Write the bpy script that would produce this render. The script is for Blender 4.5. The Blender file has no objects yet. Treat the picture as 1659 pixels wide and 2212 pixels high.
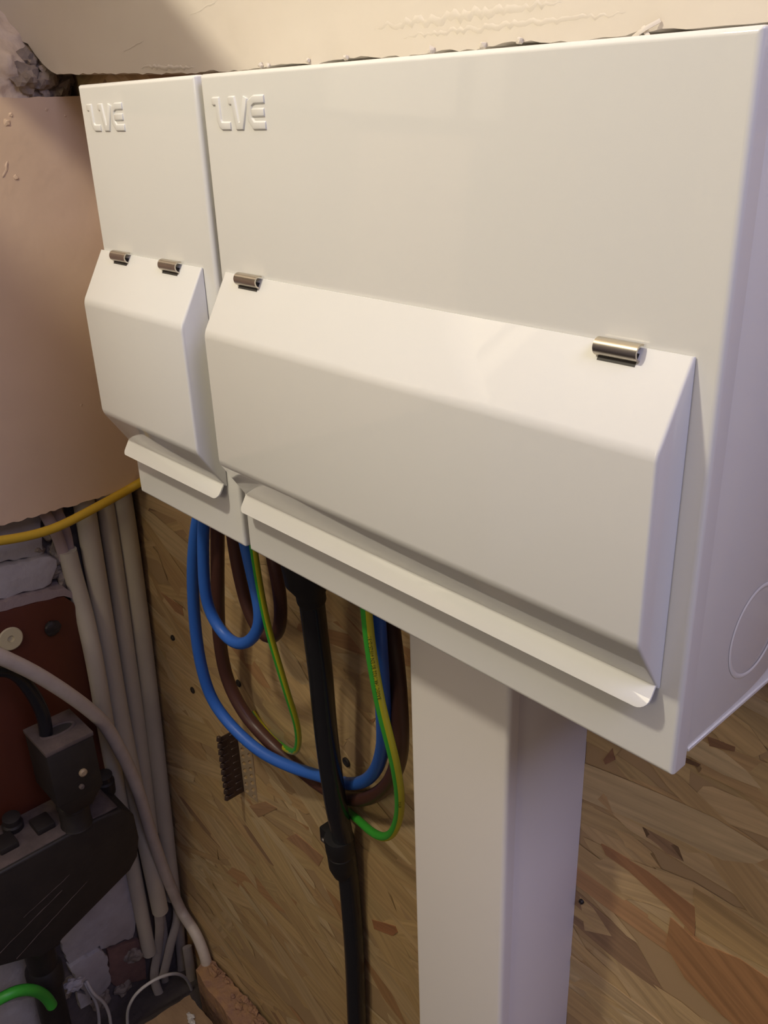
import bpy, bmesh, math, random
from mathutils import Vector, Matrix, noise
random.seed(7)
sc = bpy.context.scene
col = sc.collection

# ------------------------------------------------------------------ camera
cam_d = bpy.data.cameras.new('camera')
cam_d.sensor_fit = 'HORIZONTAL'
cam_d.sensor_width = 36.0
cam_d.lens = 36.0 * 1952.3 / 1659.0
cam_d.clip_start = 0.01
cam = bpy.data.objects.new('camera', cam_d)
col.objects.link(cam)
RIGHT = Vector((0.677098, 0.735107, -0.033993))
DOWN = Vector((0.281497, -0.301411, -0.910995))
FWD = Vector((-0.679925, 0.607263, -0.411015))
cm = Matrix((RIGHT, -DOWN, -FWD)).transposed().to_4x4()
cm.translation = (0.388941, -0.355459, 0.224843)
cam.matrix_world = cm
sc.camera = cam

# ------------------------------------------------------------------ world, lamp, exposure
world = bpy.data.worlds.new('world')
sc.world = world
world.use_nodes = True
bg = world.node_tree.nodes['Background']
bg.inputs[0].default_value = (0.50, 0.52, 0.80, 1)
bg.inputs[1].default_value = 0.14

def lamp(name, kind, loc, power, color, size):
    d = bpy.data.lights.new(name, kind)
    d.energy = power
    d.color = color
    if kind == 'POINT':
        d.shadow_soft_size = size
    o = bpy.data.objects.new(name, d)
    o.location = loc
    col.objects.link(o)
    return o
lamp('bulb_light', 'POINT', (-0.03, -0.55, 0.72), 13.0, (1.0, 0.92, 0.74), 0.030)
# warm fill light added behind the viewer
fl_ = lamp('warm_fill', 'AREA', (0.35, -1.75, 0.56), 2.9, (1.0, 0.88, 0.63), 0)
fl_.data.size = 0.35
fl_.rotation_euler = (Vector((0.0, 0.0, 0.15)) - Vector((0.35, -1.75, 0.56))).to_track_quat('-Z', 'Y').to_euler()
# daylight from the lighter room to the right, through its high opening
day = lamp('daylight', 'AREA', (1.05, -0.26, 1.06), 11.0, (0.60, 0.61, 1.0), 0)
day.data.size = 0.7
day.rotation_euler = (Vector((0.26, -0.05, 0.1)) - Vector((1.05, -0.26, 1.06))).to_track_quat('-Z', 'Y').to_euler()
sc.view_settings.view_transform = 'Standard'
sc.view_settings.look = 'None'
sc.view_settings.gamma = 1.0
sc.view_settings.exposure = 0.0

# ------------------------------------------------------------------ helpers
def setp(o, label=None, cat=None, group=None, kind=None):
    if label: o['label'] = label
    if cat: o['category'] = cat
    if group: o['group'] = group
    if kind: o['kind'] = kind
    return o

def mesh_obj(name, verts, faces, mats, parent=None, smooth=False, midx=None, auto=None):
    me = bpy.data.meshes.new(name)
    me.from_pydata([tuple(v) for v in verts], [], faces)
    if not isinstance(mats, (list, tuple)): mats = [mats]
    for m in mats: me.materials.append(m)
    if midx: me.polygons.foreach_set('material_index', midx)
    bm = bmesh.new(); bm.from_mesh(me)
    bmesh.ops.recalc_face_normals(bm, faces=bm.faces)
    bm.to_mesh(me); bm.free()
    if smooth:
        me.polygons.foreach_set('use_smooth', [True] * len(me.polygons))
    if auto is not None:
        me.set_sharp_from_angle(angle=auto)
    me.update()
    o = bpy.data.objects.new(name, me)
    col.objects.link(o)
    if parent: o.parent = parent
    return o

def empty(name, label, cat, loc=(0, 0, 0), group=None):
    # the parts of each thing are written in room coordinates, shifted back to the thing's base
    o = bpy.data.objects.new(name, None)
    o.location = loc
    o.empty_display_size = 0.02
    col.objects.link(o)
    return setp(o, label, cat, group)

def rebase(root):
    # move the children's meshes so that they keep their place under a root that stands at its base
    L = Vector(root.location)
    def walk(o):
        for c in [x for x in col.objects if x.parent == o]:
            c.data.transform(Matrix.Translation(-L))
            walk(c)
    walk(root)

def box_data(x0, x1, y0, y1, z0, z1):
    v = [(x, y, z) for x in (x0, x1) for y in (y0, y1) for z in (z0, z1)]
    f = [(0, 1, 3, 2), (4, 6, 7, 5), (0, 4, 5, 1), (2, 3, 7, 6), (0, 2, 6, 4), (1, 5, 7, 3)]
    return v, f

def bevel(o, w, seg=3, ang=0.5):
    bm = bmesh.new(); bm.from_mesh(o.data)
    es = [e for e in bm.edges if len(e.link_faces) == 2 and e.calc_face_angle(0) > ang]
    bmesh.ops.bevel(bm, geom=es, offset=w, segments=seg, profile=0.5, affect='EDGES', clamp_overlap=True)
    bm.to_mesh(o.data); bm.free()
    o.data.polygons.foreach_set('use_smooth', [True] * len(o.data.polygons))
    o.data.set_sharp_from_angle(angle=0.7)
    return o

def box(name, x0, x1, y0, y1, z0, z1, mat, parent=None, bev=0, seg=2):
    v, f = box_data(x0, x1, y0, y1, z0, z1)
    o = mesh_obj(name, v, f, mat, parent)
    if bev: bevel(o, bev, seg)
    return o

def prism(name, loop_a, loop_b, mat, parent=None, bev=0, seg=2):
    n = len(loop_a)
    v = list(loop_a) + list(loop_b)
    f = [tuple(range(n)), tuple(range(2 * n - 1, n - 1, -1))]
    f += [(i, (i + 1) % n, n + (i + 1) % n, n + i) for i in range(n)]
    o = mesh_obj(name, v, f, mat, parent)
    if bev: bevel(o, bev, seg)
    return o

def catmull(P, step):
    P = [Vector(p) for p in P]
    Q = [P[0] * 2 - P[1]] + P + [P[-1] * 2 - P[-2]]
    out = []
    for i in range(1, len(Q) - 2):
        a, b, c, d = Q[i - 1:i + 3]
        n = max(2, int((c - b).length / step))
        for k in range(n):
            t = k / n
            out.append(0.5 * ((2 * b) + (c - a) * t + (2 * a - 5 * b + 4 * c - d) * t * t + (3 * b - a - 3 * c + d) * t ** 3))
    out.append(P[-1].copy())
    for _ in range(3):
        out = [out[0]] + [(out[i - 1] + out[i] * 2 + out[i + 1]) / 4 for i in range(1, len(out) - 1)] + [out[-1]]
    return out

def frames(pts, ref):
    ref = Vector(ref).normalized(); fr = []
    for i, p in enumerate(pts):
        t = (pts[min(i + 1, len(pts) - 1)] - pts[max(i - 1, 0)]).normalized()
        n = (ref - t * ref.dot(t)).normalized()
        fr.append((t, n, t.cross(n)))
    return fr

def tube(name, P, r, mats, parent=None, ref=(0.4, -1, 0.3), seg=16, step=0.005, stripe=None, twist=0.0, hollow=0, ell=(1, 1)):
    pts = catmull(P, step); fr = frames(pts, ref)
    v = []; f = []; mi = []
    for (p, (t, n, b)) in zip(pts, fr):
        for k in range(seg):
            a = 2 * math.pi * k / seg
            v.append(p + n * (math.cos(a) * r * ell[0]) + b * (math.sin(a) * r * ell[1]))
    for i in range(len(pts) - 1):
        for k in range(seg):
            k2 = (k + 1) % seg
            f.append((i * seg + k, i * seg + k2, (i + 1) * seg + k2, (i + 1) * seg + k))
            mi.append(1 if stripe and stripe(k / seg + twist * max(0.0, i / len(pts) - 0.62)) else 0)
    m = len(pts)
    if hollow:
        # inner bore at the last end
        p, (t, n, b) = pts[-1], fr[-1]
        base = len(v)
        for dep in (0, 0.03):
            for k in range(seg):
                a = 2 * math.pi * k / seg
                v.append(p - t * dep + (n * math.cos(a) + b * math.sin(a)) * (r - hollow))
        for k in range(seg):
            k2 = (k + 1) % seg
            f.append(((m - 1) * seg + k, (m - 1) * seg + k2, base + k2, base + k)); mi.append(0)
            f.append((base + k, base + k2, base + seg + k2, base + seg + k)); mi.append(0)
        f.append(tuple(base + seg + k for k in range(seg))); mi.append(0)
        f.append(tuple(range(seg))); mi.append(0)
    else:
        f.append(tuple(range(seg))); mi.append(0)
        f.append(tuple((m - 1) * seg + k for k in range(seg))); mi.append(0)
    o = mesh_obj(name, v, f, mats, parent, smooth=True, midx=mi, auto=0.9)
    o['_len'] = 0
    del o['_len']
    return o, pts, fr

def lathe(name, prof, origin, axis, mat, parent=None, seg=24):
    ax = Vector(axis).normalized()
    u = ax.orthogonal().normalized(); w = ax.cross(u); O = Vector(origin)
    v = []; f = []
    for (r, h) in prof:
        for k in range(seg):
            a = 2 * math.pi * k / seg
            v.append(O + ax * h + (u * math.cos(a) + w * math.sin(a)) * r)
    for i in range(len(prof) - 1):
        for k in range(seg):
            f.append((i * seg + k, i * seg + (k + 1) % seg, (i + 1) * seg + (k + 1) % seg, (i + 1) * seg + k))
    f.append(tuple(range(seg))); f.append(tuple((len(prof) - 1) * seg + k for k in range(seg)))
    return mesh_obj(name, v, f, mat, parent, smooth=True, auto=0.6)

def lump(name, c, r, mat, parent=None, seed=0, amp=0.45, sub=3, sc_=(1, 1, 1)):
    bm = bmesh.new()
    bmesh.ops.create_icosphere(bm, subdivisions=sub, radius=1)
    for vv in bm.verts:
        d = noise.noise(vv.co * 1.3 + Vector((seed * 7.1, 0, 0))) + 0.5 * noise.noise(vv.co * 3.1 + Vector((0, seed * 3.3, 0)))
        vv.co = vv.co * (1 + amp * d)
        vv.co = Vector((vv.co.x * r * sc_[0], vv.co.y * r * sc_[1], vv.co.z * r * sc_[2])) + Vector(c)
    me = bpy.data.meshes.new(name); bm.to_mesh(me); bm.free()
    me.materials.append(mat)
    o = bpy.data.objects.new(name, me); col.objects.link(o)
    if parent: o.parent = parent
    return o

# ------------------------------------------------------------------ materials
def mat(name, base, rough=0.5, metal=0.0, spec=0.5, bump=0.0, bscale=200.0, var=0.0, vscale=8.0, base2=None, coat=0.0, detail=4, stretch=None):
    m = bpy.data.materials.new(name); m.use_nodes = True
    nt = m.node_tree; N = nt.nodes; L = nt.links
    b = N['Principled BSDF']
    b.inputs['Base Color'].default_value = (*base, 1)
    b.inputs['Roughness'].default_value = rough
    b.inputs['Metallic'].default_value = metal
    b.inputs['Specular IOR Level'].default_value = spec
    b.inputs['Coat Weight'].default_value = coat
    b.inputs['Coat Roughness'].default_value = 0.04
    tc = N.new('ShaderNodeTexCoord'); src = tc.outputs['Object']
    if stretch:
        mp = N.new('ShaderNodeMapping'); mp.inputs['Scale'].default_value = stretch
        L.new(src, mp.inputs['Vector']); src = mp.outputs[0]
    if base2 is not None:
        nz = N.new('ShaderNodeTexNoise'); nz.inputs['Scale'].default_value = vscale; nz.inputs['Detail'].default_value = detail
        nz.inputs['Roughness'].default_value = 0.6
        L.new(src, nz.inputs['Vector'])
        cr = N.new('ShaderNodeValToRGB')
        cr.color_ramp.elements[0].position = 0.5 - 0.5 * var; cr.color_ramp.elements[1].position = 0.5 + 0.5 * var
        cr.color_ramp.elements[0].color = (*base, 1); cr.color_ramp.elements[1].color = (*base2, 1)
        L.new(nz.outputs['Fac'], cr.inputs[0]); L.new(cr.outputs[0], b.inputs['Base Color'])
    if bump:
        nb = N.new('ShaderNodeTexNoise'); nb.inputs['Scale'].default_value = bscale; nb.inputs['Detail'].default_value = 3
        L.new(src, nb.inputs['Vector'])
        bp = N.new('ShaderNodeBump'); bp.inputs['Strength'].default_value = 1.0; bp.inputs['Distance'].default_value = bump
        L.new(nb.outputs['Fac'], bp.inputs['Height']); L.new(bp.outputs[0], b.inputs['Normal'])
    return m

M_enamel = mat('white_enamel', (0.80, 0.79, 0.75), rough=0.45, spec=0.3, bump=0.000022, bscale=300, coat=1.0)
M_trunk = mat('white_plastic', (0.87, 0.82, 0.78), rough=0.45, spec=0.4)
M_nickel = mat('nickel', (0.55, 0.50, 0.42), rough=0.28, metal=1.0)
M_slot = mat('slot_shade', (0.05, 0.045, 0.04), rough=0.6)
M_plaster = mat('cream_painted_plaster', (0.67, 0.60, 0.505), rough=0.55, bump=0.0012, bscale=28, base2=(0.70, 0.64, 0.55), var=0.5, vscale=9)
M_board = mat('beige_painted_board', (0.62, 0.45, 0.31), rough=0.6, bump=0.0007, bscale=40, base2=(0.68, 0.50, 0.35), var=0.6, vscale=5)
M_mortar_c = mat('painted_mortar', (0.66, 0.54, 0.42), rough=0.8, bump=0.003, bscale=90, base2=(0.50, 0.40, 0.31), var=0.4, vscale=40)
M_mortar_g = mat('grey_mortar', (0.36, 0.29, 0.23), rough=0.9, bump=0.002, bscale=120, base2=(0.18, 0.14, 0.11), var=0.5, vscale=60)
M_brickw = mat('white_painted_brick', (0.52, 0.48, 0.46), rough=0.75, bump=0.0012, bscale=90, base2=(0.42, 0.37, 0.35), var=0.4, vscale=30)
M_brickb = mat('brown_brick', (0.24, 0.13, 0.10), rough=0.9, bump=0.001, bscale=150, base2=(0.17, 0.09, 0.07), var=0.5, vscale=60)
M_masonry = mat('old_masonry', (0.16, 0.12, 0.11), rough=0.95, bump=0.002, bscale=90, base2=(0.08, 0.065, 0.06), var=0.6, vscale=30)
M_redboard = mat('red_brown_varnished_board', (0.11, 0.026, 0.011), rough=0.5, bump=0.0002, bscale=60, base2=(0.075, 0.017, 0.008), var=0.6, vscale=20, stretch=(1, 1, 0.15))
M_boardtop = mat('board_edge_paint', (0.34, 0.26, 0.24), rough=0.8, bump=0.0008, bscale=180)
M_conduit = mat('cream_conduit', (0.60, 0.53, 0.41), rough=0.5, base2=(0.50, 0.44, 0.34), var=0.6, vscale=14)
M_wcable = mat('off_white_cable', (0.62, 0.54, 0.46), rough=0.5, base2=(0.50, 0.42, 0.35), var=0.5, vscale=50)
M_ccable = mat('cream_flat_cable', (0.42, 0.36, 0.30), rough=0.6, base2=(0.33, 0.28, 0.24), var=0.6, vscale=40)
M_pink = mat('pinkish_flat_cable', (0.40, 0.30, 0.28), rough=0.6)
M_blue = mat('blue_insulation', (0.030, 0.125, 0.50), rough=0.42, spec=0.4, bump=0.00015, bscale=300)
M_brown = mat('brown_insulation', (0.075, 0.030, 0.022), rough=0.38, spec=0.4)
M_green = mat('green_insulation', (0.045, 0.36, 0.035), rough=0.42)
M_yellow = mat('yellow_insulation', (0.55, 0.50, 0.02), rough=0.42)
M_ycable = mat('yellow_sleeving', (0.62, 0.40, 0.03), rough=0.5)
M_black = mat('black_sheath', (0.014, 0.014, 0.017), rough=0.24, spec=0.5, bump=0.0001, bscale=200)
M_blackp = mat('black_rubber', (0.012, 0.011, 0.012), rough=0.5)
M_bakelite = mat('black_bakelite', (0.018, 0.014, 0.013), rough=0.55, bump=0.0002, bscale=200, base2=(0.03, 0.023, 0.02), var=0.6, vscale=60)
M_dust = mat('dusty_bakelite', (0.17, 0.125, 0.11), rough=0.95, bump=0.0004, bscale=250, base2=(0.075, 0.055, 0.05), var=0.5, vscale=40)
M_print = mat('dark_print', (0.03, 0.05, 0.01), rough=0.6)
M_screw = mat('dark_screw', (0.05, 0.04, 0.035), rough=0.5, metal=0.6)
M_steel = mat('dull_steel', (0.42, 0.31, 0.20), rough=0.5, metal=0.2)
M_steelshade = mat('shaded_steel', (0.09, 0.06, 0.05), rough=0.45, metal=0.6)  # same steel angle, its side turned from the lamp coloured darker
M_bright = mat('bright_screw', (0.7, 0.66, 0.6), rough=0.3, metal=1.0)
M_disc = mat('cream_disc', (0.55, 0.47, 0.28), rough=0.6)
M_bell = mat('thin_white_wire', (0.50, 0.46, 0.42), rough=0.5)
M_wood = mat('old_timber', (0.30, 0.19, 0.10), rough=0.85, bump=0.001, bscale=120, base2=(0.20, 0.12, 0.065), var=0.5, vscale=60, stretch=(0.3, 1, 1))
M_woodr = mat('rough_pink_timber', (0.26, 0.14, 0.10), rough=0.9, bump=0.002, bscale=140, base2=(0.36, 0.20, 0.09), var=0.4, vscale=70)
M_floor = mat('dark_floor', (0.07, 0.055, 0.05), rough=0.95, bump=0.003, bscale=60)
M_room = mat('room_paint', (0.70, 0.64, 0.55), rough=0.7)
M_grey = mat('grey_putty', (0.42, 0.42, 0.42), rough=0.8)

def osb_mat():
    m = bpy.data.materials.new('osb_strand'); m.use_nodes = True
    nt = m.node_tree; N = nt.nodes; L = nt.links
    b = N['Principled BSDF']; b.inputs['Roughness'].default_value = 0.5; b.inputs['Specular IOR Level'].default_value = 0.35
    at = N.new('ShaderNodeAttribute'); at.attribute_name = 'tone'
    uv = N.new('ShaderNodeUVMap'); uv.uv_map = 'UVMap'
    mp = N.new('ShaderNodeMapping'); mp.inputs['Scale'].default_value = (14, 260, 1)
    L.new(uv.outputs[0], mp.inputs[0])
    nz = N.new('ShaderNodeTexNoise'); nz.inputs['Scale'].default_value = 1.0; nz.inputs['Detail'].default_value = 5; nz.inputs['Distortion'].default_value = 0.4
    L.new(mp.outputs[0], nz.inputs['Vector'])
    mr = N.new('ShaderNodeMapRange'); mr.inputs[1].default_value = 0.3; mr.inputs[2].default_value = 0.7
    mr.inputs[3].default_value = 0.64; mr.inputs[4].default_value = 0.92
    L.new(nz.outputs['Fac'], mr.inputs[0])
    mx = N.new('ShaderNodeMix'); mx.data_type = 'RGBA'; mx.blend_type = 'MULTIPLY'; mx.inputs[0].default_value = 1.0
    L.new(at.outputs['Color'], mx.inputs[6]); L.new(mr.outputs[0], mx.inputs[7])
    L.new(mx.outputs[2], b.inputs['Base Color'])
    bp = N.new('ShaderNodeBump'); bp.inputs['Distance'].default_value = 0.0003; bp.inputs['Strength'].default_value = 0.7
    L.new(nz.outputs['Fac'], bp.inputs['Height']); L.new(bp.outputs[0], b.inputs['Normal'])
    return m
M_osb = osb_mat()
M_osbbase = mat('osb_core', (0.40, 0.265, 0.135), rough=0.7)

# coordinates of the cables and scraps, in metres: x along the chipboard wall, y into it, z up
PTS = {
    'blue_big': [(-0.1546, -0.05, -0.0401), (-0.1672, -0.05, -0.065), (-0.1793, -0.05, -0.101), (-0.1912, -0.048, -0.1487), (-0.1976, -0.045, -0.1978), (-0.1956, -0.04, -0.2371), (-0.1772, -0.035, -0.2582), (-0.1449, -0.03, -0.2694), (-0.1138, -0.022, -0.2719), (-0.0824, -0.015, -0.2672), (-0.0548, -0.011, -0.2603), (-0.0269, -0.015, -0.2388), (0.0013, -0.026, -0.204), (0.0253, -0.04, -0.165), (0.0413, -0.052, -0.1326), (0.0551, -0.064, -0.0932), (0.0667, -0.075, -0.0485), (0.0714, -0.08, -0.0228), (0.0703, -0.08, -0.009)],
    'blue_small': [(-0.1275, -0.062, -0.0279), (-0.1353, -0.062, -0.0532), (-0.1409, -0.062, -0.0823), (-0.143, -0.062, -0.1006), (-0.1428, -0.06, -0.1213), (-0.131, -0.058, -0.1359), (-0.1126, -0.058, -0.1363), (-0.0956, -0.057, -0.126), (-0.0834, -0.056, -0.1083), (-0.0824, -0.055, -0.0929), (-0.0873, -0.054, -0.0767), (-0.0902, -0.054, -0.0635), (-0.0938, -0.054, -0.0447), (-0.0962, -0.054, -0.0332)],
    'brown_big': [(-0.1625, -0.032, -0.0522), (-0.1671, -0.032, -0.0752), (-0.1758, -0.032, -0.1192), (-0.1862, -0.03, -0.1632), (-0.1922, -0.027, -0.1992), (-0.192, -0.024, -0.2265), (-0.1797, -0.022, -0.2479), (-0.164, -0.019, -0.2618), (-0.1409, -0.0175, -0.2694), (-0.1192, -0.0115, -0.2813), (-0.0917, -0.009, -0.2857), (-0.0616, -0.009, -0.2798), (-0.0289, -0.012, -0.2585), (0.0025, -0.02, -0.2241), (0.0285, -0.032, -0.1853), (0.0476, -0.044, -0.1463), (0.0563, -0.052, -0.1055), (0.0579, -0.055, -0.0767), (0.0641, -0.063, -0.0481), (0.0652, -0.066, -0.0283)],
    'brown_small': [(-0.1395, -0.035, -0.0535), (-0.1395, -0.035, -0.0703), (-0.137, -0.035, -0.094), (-0.1325, -0.034, -0.1204), (-0.1259, -0.032, -0.1379), (-0.1164, -0.03, -0.145), (-0.1042, -0.03, -0.1388), (-0.0929, -0.032, -0.1226), (-0.0866, -0.034, -0.0995), (-0.0853, -0.036, -0.0775), (-0.0877, -0.036, -0.0636), (-0.0901, -0.036, -0.0535)],
    'black': [(-0.0319, -0.05, -0.0336), (-0.0341, -0.045, -0.0704), (-0.0374, -0.041, -0.106), (-0.0395, -0.038, -0.1348), (-0.0439, -0.034, -0.183), (-0.0453, -0.031, -0.228), (-0.0484, -0.026, -0.269), (-0.0537, -0.018, -0.3061), (-0.0557, -0.0135, -0.3455), (-0.0573, -0.011, -0.3902), (-0.0572, -0.011, -0.4549), (-0.0604, -0.011, -0.5448), (-0.0634, -0.011, -0.6249)],
    'green_small': [(-0.0511, -0.075, -0.018), (-0.0533, -0.073, -0.0359), (-0.0585, -0.068, -0.0671), (-0.0628, -0.062, -0.1002), (-0.0647, -0.055, -0.1347), (-0.0671, -0.048, -0.1656), (-0.0717, -0.04, -0.1947), (-0.0796, -0.034, -0.2198), (-0.0905, -0.03, -0.2381), (-0.1147, -0.02, -0.2577), (-0.1468, -0.007, -0.2772), (-0.165, -0.0032, -0.2826), (-0.1811, -0.0035, -0.2766), (-0.1927, -0.0035, -0.2686)],
    'green_big': [(0.0746, -0.09, -0.0089), (0.0752, -0.09, -0.0226), (0.0744, -0.088, -0.0411), (0.0745, -0.086, -0.0584), (0.0741, -0.082, -0.0832), (0.0737, -0.077, -0.1064), (0.071, -0.07, -0.1329), (0.0628, -0.06, -0.1665), (0.0501, -0.05, -0.1997), (0.034, -0.042, -0.2299), (0.0159, -0.035, -0.2505), (-0.0057, -0.027, -0.2659), (-0.0346, -0.015, -0.2824), (-0.0559, -0.007, -0.2941), (-0.0654, -0.0045, -0.2976)],
    'conduit_a': [(-0.3577, -0.0174, -0.0635), (-0.3612, -0.0151, -0.1023), (-0.3696, -0.0127, -0.1961), (-0.379, -0.0117, -0.2997), (-0.3868, -0.0115, -0.3863), (-0.3948, -0.012, -0.4753), (-0.4111, -0.0129, -0.6562)],
    'conduit_b': [(-0.3613, -0.0341, -0.0642), (-0.3643, -0.0316, -0.098), (-0.3726, -0.0298, -0.1905), (-0.3818, -0.0293, -0.2926), (-0.3901, -0.0277, -0.3793), (-0.3973, -0.0282, -0.4529), (-0.4056, -0.0284, -0.5398)],
    'conduit_c': [(-0.3572, -0.0532, -0.0576), (-0.3605, -0.0531, -0.0947), (-0.3677, -0.0515, -0.1801), (-0.3746, -0.0505, -0.2791), (-0.379, -0.0497, -0.3611), (-0.3841, -0.0464, -0.4403), (-0.3911, -0.0417, -0.5347), (-0.4018, -0.0359, -0.6537)],
    'conduit_d': [(-0.3666, -0.0744, -0.1401), (-0.3685, -0.073, -0.1665), (-0.3672, -0.0704, -0.197), (-0.3607, -0.0719, -0.2244), (-0.358, -0.0721, -0.2609), (-0.3652, -0.0713, -0.3303), (-0.3784, -0.0671, -0.3993), (-0.3955, -0.0611, -0.4773), (-0.4057, -0.057, -0.5689), (-0.4199, -0.0524, -0.7271)],
    'white_cable': [(-0.2883, -0.1923, -0.1534), (-0.2902, -0.1738, -0.1742), (-0.2975, -0.1528, -0.2005), (-0.3026, -0.1366, -0.2232), (-0.309, -0.1191, -0.2501), (-0.3179, -0.1003, -0.282), (-0.3266, -0.0857, -0.3123), (-0.3363, -0.0729, -0.3536), (-0.3445, -0.0636, -0.3884), (-0.3534, -0.0547, -0.4325), (-0.3629, -0.0474, -0.4825), (-0.3734, -0.0389, -0.5319), (-0.3823, -0.0309, -0.5757), (-0.3924, -0.0213, -0.6211), (-0.3998, -0.0105, -0.6742), (-0.3705, -0.0105, -0.6864), (-0.3565, -0.0105, -0.7084), (-0.3521, -0.0105, -0.7317)],
    'yellow_cable': [(-0.3171, -0.1667, -0.0842), (-0.3196, -0.1446, -0.0896), (-0.323, -0.1209, -0.0949), (-0.3262, -0.0933, -0.0969), (-0.3298, -0.0587, -0.0927), (-0.3325, -0.032, -0.0886), (-0.332, -0.0105, -0.0832), (-0.2928, -0.0105, -0.0617)],
    'tail_a': [(-0.3994, -0.0381, -0.6265), (-0.403, -0.0385, -0.6672), (-0.4077, -0.0389, -0.6911), (-0.418, -0.0421, -0.7332), (-0.4216, -0.0515, -0.773), (-0.4168, -0.0509, -0.803), (-0.4097, -0.0464, -0.835)],
    'tail_b': [(-0.4175, -0.0295, -0.6664), (-0.4203, -0.0281, -0.6974), (-0.4218, -0.0295, -0.7257), (-0.4254, -0.0354, -0.7651), (-0.4281, -0.0364, -0.818)],
    'tail_c': [(-0.4095, -0.0113, -0.6393), (-0.4098, -0.0105, -0.679), (-0.4119, -0.0156, -0.7045), (-0.4114, -0.0243, -0.7212), (-0.4142, -0.034, -0.7524), (-0.4164, -0.0423, -0.7763)],
    'tail_d': [(-0.413, -0.0105, -0.7015), (-0.4198, -0.0105, -0.748), (-0.4269, -0.0105, -0.7964), (-0.4377, -0.0121, -0.8577)],
    'tail_e': [(-0.4014, -0.0105, -0.7364), (-0.4027, -0.0105, -0.7708), (-0.4078, -0.0105, -0.8225)],
    'black_lead': [(-0.312, -0.1888, -0.194), (-0.3124, -0.1703, -0.1986), (-0.3155, -0.1576, -0.211), (-0.3196, -0.1483, -0.2346), (-0.3239, -0.1418, -0.2601), (-0.3254, -0.1405, -0.277), (-0.3284, -0.1417, -0.2989), (-0.3296, -0.1425, -0.3124)],
    'green_earth': [(-0.3571, -0.257, -0.584), (-0.344, -0.2364, -0.5724), (-0.342, -0.2209, -0.5726), (-0.3432, -0.2062, -0.5854), (-0.3495, -0.1948, -0.6113), (-0.3513, -0.1907, -0.6308)],
    'bell_a': [(-0.3957, -0.1411, -0.6802), (-0.3917, -0.1399, -0.6913), (-0.3936, -0.1354, -0.7127), (-0.3961, -0.1343, -0.7397), (-0.3997, -0.1384, -0.7799)],
    'bell_b': [(-0.3956, -0.1392, -0.6787), (-0.3868, -0.138, -0.6923), (-0.389, -0.1285, -0.7169), (-0.3916, -0.1239, -0.7451), (-0.3954, -0.1257, -0.788)],
    'bell_loop': [(-0.3989, -0.1068, -0.8269), (-0.3942, -0.1038, -0.7746), (-0.3867, -0.1001, -0.7464), (-0.3799, -0.0883, -0.7267), (-0.3743, -0.0657, -0.7203), (-0.3754, -0.0446, -0.7317), (-0.3827, -0.0289, -0.7577), (-0.3906, -0.0199, -0.7896), (-0.3991, -0.014, -0.8287)],
    'inner_a': [(-0.3536, -0.0965, -0.0788), (-0.3552, -0.0909, -0.0967), (-0.3587, -0.0849, -0.1135), (-0.3645, -0.0799, -0.1335), (-0.3664, -0.0784, -0.1491)],
    'inner_b': [(-0.3608, -0.082, -0.0811), (-0.3626, -0.0773, -0.1013), (-0.364, -0.0734, -0.1169), (-0.3671, -0.0718, -0.135), (-0.3692, -0.0723, -0.1524)],
    'brown_board': [(-0.171, -0.1755), (-0.1465, -0.1743), (-0.1132, -0.178), (-0.0872, -0.1825), (-0.0796, -0.1925), (-0.0762, -0.2082), (-0.0731, -0.2475), (-0.0687, -0.3068), (-0.067, -0.3941), (-0.0675, -0.4954), (-0.0684, -0.5309), (-0.226, -0.4711)],
    'brick_hi': [(-0.1441, -0.0581), (-0.1212, -0.061), (-0.0871, -0.0627), (-0.0942, -0.1376), (-0.1092, -0.1367), (-0.1337, -0.1325), (-0.1571, -0.128)],
    'brick_lo': [(-0.1595, -0.1295), (-0.1363, -0.134), (-0.099, -0.1375), (-0.085, -0.1464), (-0.0941, -0.1686), (-0.1127, -0.169), (-0.1417, -0.165), (-0.1656, -0.162)],
    'white_low': [(-0.153, -0.5641), (-0.0563, -0.5657), (-0.0625, -0.6728), (-0.0676, -0.6895), (-0.1084, -0.6756), (-0.1086, -0.668), (-0.1466, -0.6678), (-0.1512, -0.6233)],
    'brick_brown': [(-0.1002, -0.6849), (-0.0602, -0.7004), (-0.056, -0.732), (-0.0585, -0.7792), (-0.098, -0.7547), (-0.1036, -0.7404)],
    'plaster_scrap': [(-0.1483, -0.6665), (-0.1113, -0.6692), (-0.1036, -0.6871), (-0.1039, -0.7082), (-0.1062, -0.7363), (-0.1211, -0.7437), (-0.1369, -0.7281), (-0.144, -0.6956)],
    'brick_left': [(-0.2433, -0.5641), (-0.2168, -0.5761), (-0.1953, -0.5905), (-0.1851, -0.603), (-0.1876, -0.6516), (-0.2521, -0.6116)],
    'brick_left_low': [(-0.2545, -0.6246), (-0.2279, -0.6398), (-0.1908, -0.6647), (-0.1926, -0.717), (-0.1978, -0.7504), (-0.2644, -0.6778)],
    'scrap_low': [(-0.1456, -0.7152), (-0.1317, -0.7333), (-0.1307, -0.7475), (-0.1453, -0.746)],
    'cutout': [(-0.1138, -0.4064), (-0.0859, -0.4247), (-0.0743, -0.4606), (-0.0776, -0.4853), (-0.0882, -0.498), (-0.172, -0.537)],
    'disc': [(-0.3588, -0.1425, -0.2029), (-0.3592, -0.1041, -0.2079)],
    'ledge': [(-0.3517, -0.1566, -0.4133), (-0.3522, -0.1929, -0.4187), (-0.3733, -0.0822, -0.4315), (-0.3706, -0.1764, -0.401), (-0.3453, -0.1336, -0.3976)],
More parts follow.
